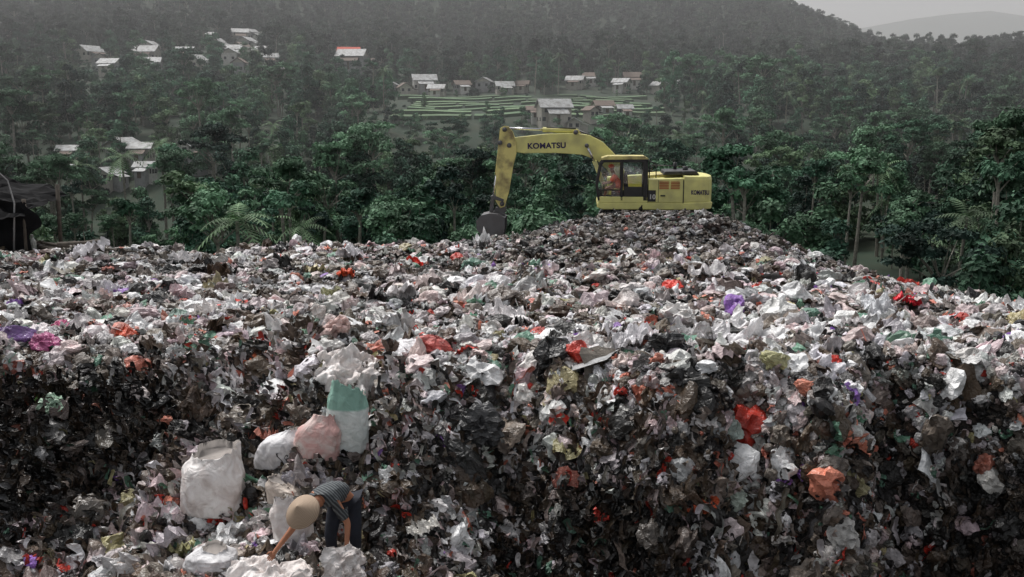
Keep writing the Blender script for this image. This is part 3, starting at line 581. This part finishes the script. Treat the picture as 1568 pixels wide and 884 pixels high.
# ------------------------------------------------------------------ skinned figures
def skin(name,nodes,edges,mat,parent,sub=2):
    names=list(nodes);V=[nodes[k][:3] for k in names];E=[(names.index(a),names.index(b_)) for a,b_ in edges]
    me=bpy.data.meshes.new(name);me.from_pydata(V,E,[]);o=bpy.data.objects.new(name,me);link(o,parent)
    me.materials.append(mat)
    md=o.modifiers.new('Skin','SKIN');md.use_smooth_shade=True
    for i,k in enumerate(names):
        r=nodes[k][3];sv=me.skin_vertices[0].data[i];sv.radius=(r,r);sv.use_root=(i==0)
    s=o.modifiers.new('sub','SUBSURF');s.levels=sub;s.render_levels=sub
    return o
SK=simple('skin_tan',(.42,.18,.10),.55,.15,8);SK2=simple('skin_brown',(.28,.13,.08),.55,.15,8)
m,nt,b=newmat('striped_shirt');N=nt.nodes;L=nt.links;tc=N.new('ShaderNodeTexCoord');wv=N.new('ShaderNodeTexWave');wv.inputs['Scale'].default_value=11;wv.bands_direction='DIAGONAL';wv.inputs['Distortion'].default_value=1.2
cr=N.new('ShaderNodeValToRGB');cr.color_ramp.elements[0].position=.45;cr.color_ramp.elements[0].color=(.03,.034,.04,1);cr.color_ramp.elements[1].position=.75;cr.color_ramp.elements[1].color=(.13,.145,.15,1)
L.new(tc.outputs['Object'],wv.inputs['Vector']);L.new(wv.outputs[0],cr.inputs[0]);L.new(cr.outputs[0],b.inputs['Base Color']);b.inputs['Roughness'].default_value=.85;SHIRT=m
n3=N.new('ShaderNodeTexNoise');n3.inputs['Scale'].default_value=9;n3.inputs['Detail'].default_value=3;bq=N.new('ShaderNodeBump');bq.inputs['Distance'].default_value=.05;bq.inputs['Strength'].default_value=.7;L.new(tc.outputs['Object'],n3.inputs['Vector']);L.new(n3.outputs[0],bq.inputs['Height']);L.new(bq.outputs[0],b.inputs['Normal'])
TR=simple('dark_trousers',(.018,.021,.032),.85,.3,8,bump=.5);BT=simple('rubber_boot',(.02,.02,.02),.45,.2,5)
pe=empty('waste_picker')
gz=float(landfill(np.array([-2.05]),np.array([11.5]))[0])
fz=gz+.10
B={'pelvis':(-2.04,11.50,-4.58,.13),'spine':(-2.11,11.33,-4.43,.115),'chest':(-2.2,11.13,-4.42,.135),'upchest':(-2.25,11.03,-4.45,.11),'neck':(-2.30,10.95,-4.49,.055),'headb':(-2.34,10.89,-4.53,.085),'head':(-2.385,10.83,-4.555,.098),'crown':(-2.42,10.78,-4.56,.07),
'shR':(-2.38,11.05,-4.51,.062),'elR':(-2.57,10.97,-4.79,.042),'wrR':(-2.74,10.87,-5.0,.027),'paR':(-2.78,10.84,-5.055,.03),
'shL':(-2.09,11.10,-4.49,.062),'elL':(-1.94,11.10,-4.77,.042),'wrL':(-1.94,10.99,-4.99,.027),'paL':(-1.945,10.965,-5.05,.03),
'hiL':(-1.94,11.5,-4.66,.095),'knL':(-1.90,11.38,(-4.66+fz)/2+.02,.062),'anL':(-1.92,11.52,fz+.05,.04),'toL':(-1.95,11.34,fz-.0,.035),
'hiR':(-2.14,11.5,-4.66,.095),'knR':(-2.20,11.36,(-4.66+fz)/2+.02,.062),'anR':(-2.2,11.5,fz+.05,.04),'toR':(-2.25,11.33,fz-.0,.035)}
ED=[('pelvis','spine'),('spine','chest'),('chest','upchest'),('upchest','neck'),('neck','headb'),('headb','head'),('head','crown'),('chest','shR'),('shR','elR'),('elR','wrR'),('wrR','paR'),('chest','shL'),('shL','elL'),('elL','wrL'),('wrL','paL'),('pelvis','hiL'),('hiL','knL'),('knL','anL'),('anL','toL'),('pelvis','hiR'),('hiR','knR'),('knR','anR'),('anR','toR')]
skin('body',B,ED,SK,pe)
def sub(keys,add,over={}):
    d={k:(*B[k][:3],B[k][3]+add) for k in keys};d.update(over);return d
def lerp(a,b_,t): return tuple(B[a][i]*(1-t)+B[b_][i]*t for i in range(3))
Sh=sub(['pelvis','spine','chest','upchest'],.022);Sh['sR']=(*B['shR'][:3],.08);Sh['sL']=(*B['shL'][:3],.08);Sh['eR']=(*lerp('shR','elR',.75),.068);Sh['eL']=(*lerp('shL','elL',.9),.066)
skin('shirt',Sh,[('pelvis','spine'),('spine','chest'),('chest','upchest'),('chest','sR'),('sR','eR'),('chest','sL'),('sL','eL')],SHIRT,pe)
Tr=sub(['pelvis','hiL','knL','hiR','knR'],.02);Tr['cL']=(*lerp('knL','anL',.75),.066);Tr['cR']=(*lerp('knR','anR',.75),.066)
skin('trousers',Tr,[('pelvis','hiL'),('hiL','knL'),('knL','cL'),('pelvis','hiR'),('hiR','knR'),('knR','cR')],TR,pe)
for s in 'LR':
    skin('boot_'+s,{'a':(*lerp('kn'+s,'an'+s,.7),.055),'b':(*B['an'+s][:3],.058),'c':(*B['to'+s][:3],.05)},[('a','b'),('b','c')],BT,pe)
    p=Vector(B['pa'+s][:3]);w=Vector(B['wr'+s][:3]);d=(p-w).normalized();side=d.cross(Vector((0,1,0))).normalized();fwd=d.cross(side).normalized()
    for i,(off,ln) in enumerate(((-.028,.068),(-.009,.08),(.01,.076),(.028,.06))):
        a=p+side*off;b_=a+d*ln*.5-fwd*.008;cc=b_+d*ln*.35-fwd*.022;e_=cc+d*ln*.15-fwd*.022
        skin('finger_%s_%d'%(s,i+1),{'a':(*(a-d*.02),.010),'b':(*b_,.0095),'c':(*cc,.0085),'d':(*e_,.007)},[('a','b'),('b','c'),('c','d')],SK,pe,1)
    sg=1 if s=='L' else -1;a=p-d*.03+side*.025*sg
    skin('thumb_'+s,{'a':(*a,.012),'b':(*(a+side*.03*sg+d*.03),.011),'c':(*(a+side*.035*sg+d*.06-fwd*.01),.009)},[('a','b'),('b','c')],SK,pe,1)
hd=Vector(B['head'][:3]);up=(Vector(B['crown'][:3])-Vector(B['neck'][:3])).normalized();fw=Vector((-.15,-.25,-.95));fw=(fw-up*fw.dot(up)).normalized();rt_=up.cross(fw)
EY=simple('eye_white',(.7,.7,.68),.3,.1,5);LP=simple('lips',(.3,.1,.08),.5,.1,5)
def ball(name,co,r,mat,par,sc=(1,1,1),sub_=2):
    bm=bmesh.new();bmesh.ops.create_icosphere(bm,subdivisions=sub_,radius=r);me=bpy.data.meshes.new(name);bm.to_mesh(me);bm.free();me.materials.append(mat);me.polygons.foreach_set('use_smooth',[True]*len(me.polygons));o=bpy.data.objects.new(name,me);link(o,par);o.location=co;o.scale=sc;return o
for s in (-1,1): ball('eye',hd+fw*.085+rt_*.032*s,.013,EY,pe);ball('ear',hd+rt_*.098*s-fw*.01,.026,SK,pe,(.6,1,1))
skin('nose',{'a':(*(hd+fw*.085+up*.005),.009),'b':(*(hd+fw*.112-up*.035),.014)},[('a','b')],SK,pe,1);skin('mouth',{'a':(*(hd+fw*.085-up*.06-rt_*.02),.007),'b':(*(hd+fw*.085-up*.06+rt_*.02),.007)},[('a','b')],LP,pe,1)
m,nt,b=newmat('straw_hat');N=nt.nodes;L=nt.links;tc=N.new('ShaderNodeTexCoord');wv=N.new('ShaderNodeTexWave');wv.wave_type='RINGS';wv.rings_direction='Z';wv.inputs['Scale'].default_value=26;wv.inputs['Distortion'].default_value=1.5;wv.inputs['Detail'].default_value=4
cr=N.new('ShaderNodeValToRGB');cr.color_ramp.elements[0].color=(.26,.185,.13,1);cr.color_ramp.elements[1].color=(.46,.35,.255,1)
L.new(tc.outputs['Object'],wv.inputs['Vector']);L.new(wv.outputs[0],cr.inputs[0]);L.new(cr.outputs[0],b.inputs['Base Color']);b.inputs['Roughness'].default_value=.8;HAT=m
V=[];F=[];seg=40;pf=[(.0,.15),(.05,.125),(.12,.080),(.17,.045),(.205,.006),(.212,-.012),(.2,-.012),(.16,.03),(.10,.075),(.0,.115)]
for (r,z) in pf:
    for k in range(seg):
        t=2*math.pi*k/seg;q_=1+.03*math.sin(3*t+1);V.append((r*q_*math.cos(t),r*q_*math.sin(t),z+.012*math.sin(2*t)*r/.2))
for i in range(len(pf)-1):
    for k in range(seg): F.append((i*seg+k,(i+1)*seg+k,(i+1)*seg+(k+1)%seg,i*seg+(k+1)%seg))
h=obj('conical_hat',V,F,HAT,pe,True);ax=Vector((-.30,-.66,.69)).normalized();h.rotation_euler=ax.to_track_quat('Z','Y').to_euler();h.location=Vector((-2.40,10.83,-4.52))+ax*.02
# sacks ------------------------------------------------------------------
def sackmat(name,col,c2,print_=None):
    m,nt,b=newmat(name);N=nt.nodes;L=nt.links;tc=N.new('ShaderNodeTexCoord');no=N.new('ShaderNodeTexNoise');no.inputs['Scale'].default_value=4;no.inputs['Detail'].default_value=8;no.inputs['Distortion'].default_value=1.2
    L.new(tc.outputs['Object'],no.inputs['Vector']);cr=N.new('ShaderNodeValToRGB');cr.color_ramp.elements[0].position=.36;cr.color_ramp.elements[0].color=(*c2,1);cr.color_ramp.elements[1].position=.56;cr.color_ramp.elements[1].color=(*col,1)
    L.new(no.outputs[0],cr.inputs[0]);last=cr.outputs[0]
    if print_:
        sx=N.new('ShaderNodeSeparateXYZ');L.new(tc.outputs['Object'],sx.inputs[0]);mr=N.new('ShaderNodeMapRange');mr.inputs[1].default_value=print_[1];mr.inputs[2].default_value=print_[1]+.03;L.new(sx.outputs[2],mr.inputs[0])
        mx=N.new('ShaderNodeMix');mx.data_type='RGBA';mx.inputs[7].default_value=(*print_[0],1);L.new(last,mx.inputs[6]);L.new(mr.outputs[0],mx.inputs[0]);last=mx.outputs[2]
    L.new(last,b.inputs['Base Color']);b.inputs['Roughness'].default_value=.55
    n2=N.new('ShaderNodeTexNoise');n2.inputs['Scale'].default_value=5;n2.inputs['Detail'].default_value=3;n2.inputs['Distortion'].default_value=2.0;L.new(tc.outputs['Object'],n2.inputs['Vector']);bp=N.new('ShaderNodeBump');bp.inputs['Strength'].default_value=.8;bp.inputs['Distance'].default_value=.04;L.new(n2.outputs[0],bp.inputs['Height']);L.new(bp.outputs[0],b.inputs['Normal']);return m
SW=sackmat('woven_sack_white',(.82,.78,.76),(.60,.53,.50));SP=sackmat('woven_sack_pink',(.64,.38,.35),(.70,.60,.56));SG=sackmat('woven_sack_green',(.70,.74,.72),(.54,.60,.58),((.24,.42,.35),.70));SD=sackmat('woven_sack_grey',(.72,.71,.72),(.46,.45,.46));ST=sackmat('woven_sack_tan',(.60,.52,.45),(.46,.39,.34));SWI=simple('sack_inside',(.30,.27,.25),.8,.3,5)
def sack(x,y,h,r,mat,seed,lean=(0,0),top=.6,flat=.75,name='woven_sack',yaw=0,dz=0):
    V=[];F=[];R_=48;G=96
    for i in range(R_+1):
        t=i/R_
        pr_=(min(1,(t/.10))**.45)*(1.02+.10*math.sin(min(1,t*1.15)*math.pi))
        if t>.68: q=(t-.68)/.32;pr_*=1-(1-top)*(q*q*(3-2*q))
        for k in range(G):
            a=2*math.pi*k/G;q_=Vector((math.cos(a)*1.5,math.sin(a)*1.5,t*2.2))
            n_=.13*mn.noise(q_*.8+Vector((seed*5,0,0)))-.13*abs(mn.noise(Vector((q_.x*1.3+q_.z*.8,q_.y*1.3-q_.z*.5,q_.z*1.9+q_.x))+Vector((0,seed*3,0))))-.035*abs(mn.noise(q_*4+Vector((0,0,seed))))
            n_+= max(0,t-.6)*.16*math.sin(a*8+seed*2+4*mn.noise(q_))
            rr=r*1.08*pr_*(1+n_);ca_,sa_=math.cos(a),math.sin(a)
            ca_=math.copysign(abs(ca_)**.8,ca_);sa_=math.copysign(abs(sa_)**.8,sa_)
            V.append((rr*ca_+lean[0]*t*t,rr*sa_*flat+lean[1]*t*t,h*t*(1-.03*ca_)+h*max(0,t-.7)*(.30*math.sin(a+seed)+.30*mn.noise(q_*1.6))))
    for i in range(R_):
        for k in range(G): F.append((i*G+k,i*G+(k+1)%G,(i+1)*G+(k+1)%G,(i+1)*G+k))
    F.append(tuple(range(G))[::-1]);nf=len(F)
    b0=len(V)
    for k in range(G): vx=V[R_*G+k];V.append((lean[0]+(vx[0]-lean[0])*.9,lean[1]+(vx[1]-lean[1])*.9,vx[2]-h*.10))
    for k in range(G): F.append((R_*G+k,R_*G+(k+1)%G,b0+(k+1)%G,b0+k))
    F.append(tuple(range(b0,b0+G)))
    o=obj(name,V,F,mat,None,True);o.data.materials.append(SWI)
    for pi in range(nf,len(F)): o.data.polygons[pi].material_index=1
    o.location=(x,y,float(landfill(np.array([x]),np.array([y]))[0])-.06+dz);o.rotation_euler=(0,0,yaw);return o
sack(-4.05,12.75,.92,.36,SW,1,(.05,.08),.80,dz=.05)
sack(-3.25,13.3,.60,.29,SD,2,(.25,.0),.45)
sack(-2.72,13.15,.68,.28,SP,3,(.14,.05),.5)
sack(-2.30,13.35,1.02,.255,SG,4,(.03,.05),.82,dz=.03)
sack(-2.98,12.6,.42,.22,ST,5,(-.12,.0),.6)
sack(-2.75,11.9,.74,.22,SW,9,(-.12,-.05),.5)
sack(-3.75,11.55,.36,.26,SD,6,(.08,0),.5);sack(-3.45,11.75,.26,.18,ST,11,(0,0),.4)
def cloth(name,loc,size,mat,seed,rot,amp=.4,asp=.8):
    V,F=sheet(seed,40,amp,asp,.7);o=obj(name,[(a*size,b_*size,c_*size) for a,b_,c_ in V],F,mat,None,True);o.location=loc;o.rotation_euler=rot
    o.modifiers.new('s','SOLIDIFY').thickness=.006;return o
def gzf(x,y): return float(landfill(np.array([x]),np.array([y]))[0])
cloth('plastic_sheet',(-2.35,14.5,gzf(-2.35,14.5)+.22),1.2,SW,90,(.75,.1,.3),.35)
cloth('empty_sack',(-2.72,10.62,gzf(-2.72,10.62)+.22),1.1,SW,91,(.4,.05,.1),.22)
cloth('empty_sack',(-1.93,10.75,-5.12),.5,SW,93,(1.1,.3,.4),.35);cloth('empty_sack',(-1.85,10.5,gzf(-1.85,10.5)+.15),.7,SD,94,(.3,.1,.9),.35)
# operator
op=empty('excavator_operator');op.parent=ex
def q3(u,v,y): a=c(u-13,v);return (a[0],y,a[1])
OB={'pelvis':(*q3(957,290,-.98),.14),'spine':(*q3(957,281,-.98),.14),'chest':(*q3(953,272,-.98),.16),'neck':(*q3(950,265,-.98),.06),'headb':(*q3(948,261,-.98),.085),'head':(*q3(947,257.5,-.98),.105),
'sL':(*q3(952,270,-1.16),.065),'eL':(*q3(947,279,-1.2),.05),'wL':(*q3(936,281,-1.15),.035),'hL':(*q3(933,281,-1.15),.036),'sR':(*q3(952,270,-.8),.065),'eR':(*q3(947,279,-.72),.05),'wR':(*q3(937,281,-.76),.035),'hR':(*q3(934,281,-.76),.036),
'kL':(*q3(940,288,-1.08),.08),'aL':(*q3(937,300,-1.08),.055),'kR':(*q3(940,288,-.88),.08),'aR':(*q3(937,300,-.88),.055)}
OE=[('pelvis','spine'),('spine','chest'),('chest','neck'),('neck','headb'),('headb','head'),('chest','sL'),('sL','eL'),('eL','wL'),('wL','hL'),('chest','sR'),('sR','eR'),('eR','wR'),('wR','hR'),('pelvis','kL'),('kL','aL'),('pelvis','kR'),('kR','aR')]
skin('body',OB,OE,SK2,op)
ORG=simple('orange_red_shirt',(.85,.13,.05),.8,.2,6)
skin('shirt',{k:(*OB[k][:3],OB[k][3]+.03) for k in ('pelvis','spine','chest','sL','eL','sR','eR')},[('pelvis','spine'),('spine','chest'),('chest','sL'),('sL','eL'),('chest','sR'),('sR','eR')],ORG,op)
a=q3(947,255.5,-.98);ball('cap',a,.12,ORG,op,(1,1,.7))
# ------------------------------------------------------------------ shelter and planks at the left of the heap
Mp=simple('old_timber',(.10,.085,.07),.9,.5,6);Mtarp=simple('dark_tarpaulin',(.012,.012,.013),.9,.4,3,spec=.1)
x0,y0=-16.9,32.3;g0=gzf(x0,y0);sh=empty('shelter',(x0,y0,g0))
for (a,b_,hh) in ((-2.2,-1,2.1),(1.5,-1,1.7),(-2.2,1.4,2.3),(1.5,1.4,2.0)): tube('post',[(a,b_,-.5),(a+.05,b_,hh)],.07,Mp,sh,8)
V,F=sheet(200,22,.25,1);V=[(a*4.6-.3,b_*3.6+.2,c_*1.6+1.75+b_*.6-a*.9) for a,b_,c_ in V];obj('tarpaulin_roof',V,F,Mtarp,sh)
V,F=sheet(201,20,.15,.5,1);V=[(a*4.2-.3,-1.05+c_*.9,b_*3.8+.8-a*.3) for a,b_,c_ in V];obj('tarpaulin_wall',V,F,Mtarp,sh)
tube('bent_pole',[(1.2,-1.2,0),(1.35,-1.2,1.6),(1.2,-1.2,2.3),(.7,-1.2,2.8),(.2,-1.2,2.9)],[.03,.025,.02,.015,.01],Mw[2],sh,6)
wd=empty('timber_pile',(-14.2,32,gzf(-14.2,32)))
for i in range(12):
    a=random.uniform(-.5,.5);l=random.uniform(1,2.2);ox=random.uniform(-1.3,1.6);oz=random.uniform(.1,.5);tube('log',[(ox-l/2*math.cos(a),random.uniform(-.5,.5),oz),(ox+l/2*math.cos(a),random.uniform(-.5,.5),oz+l*.3*math.sin(a))],random.uniform(.04,.1),Mp,wd,7)
# ------------------------------------------------------------------ valley mist (real homogeneous volume)
m=bpy.data.materials.new('valley_mist');m.use_nodes=True;nt=m.node_tree;nt.nodes.clear();o_=nt.nodes.new('ShaderNodeOutputMaterial');v_=nt.nodes.new('ShaderNodeVolumeScatter')
v_.inputs['Color'].default_value=(.95,.96,.97,1);v_.inputs['Density'].default_value=.00065;v_.inputs['Anisotropy'].default_value=.2;nt.links.new(v_.outputs[0],o_.inputs['Volume'])
box('mist',-3400,3400,170,5000,-60,330,m)
# ------------------------------------------------------------------ light, sky, camera
w=bpy.data.worlds.new('World');S.world=w;w.use_nodes=True;nt=w.node_tree;bg=nt.nodes['Background'];sk=nt.nodes.new('ShaderNodeTexSky');sk.sky_type='NISHITA';sk.sun_disc=False
EL,AZ=math.radians(60),math.radians(-38)
sk.sun_elevation=EL;sk.sun_rotation=AZ;sk.dust_density=4;sk.air_density=1;hs_=nt.nodes.new('ShaderNodeHueSaturation');hs_.inputs['Saturation'].default_value=.15
nt.links.new(sk.outputs[0],hs_.inputs['Color']);nt.links.new(hs_.outputs[0],bg.inputs[0]);bg.inputs[1].default_value=.145
sl=bpy.data.lights.new('sun','SUN');sl.energy=2.5;sl.angle=math.radians(20);sl.color=(1,.97,.94);so=bpy.data.objects.new('sun',sl);link(so)
d=Vector((math.sin(AZ)*math.cos(EL),math.cos(AZ)*math.cos(EL),math.sin(EL)));so.rotation_euler=d.to_track_quat('Z','Y').to_euler()
cam=bpy.data.cameras.new('camera');cam.lens=35;cam.sensor_width=36;cam.clip_end=20000;co=bpy.data.objects.new('camera',cam);link(co);co.rotation_euler=(math.radians(80),0,0);S.camera=co
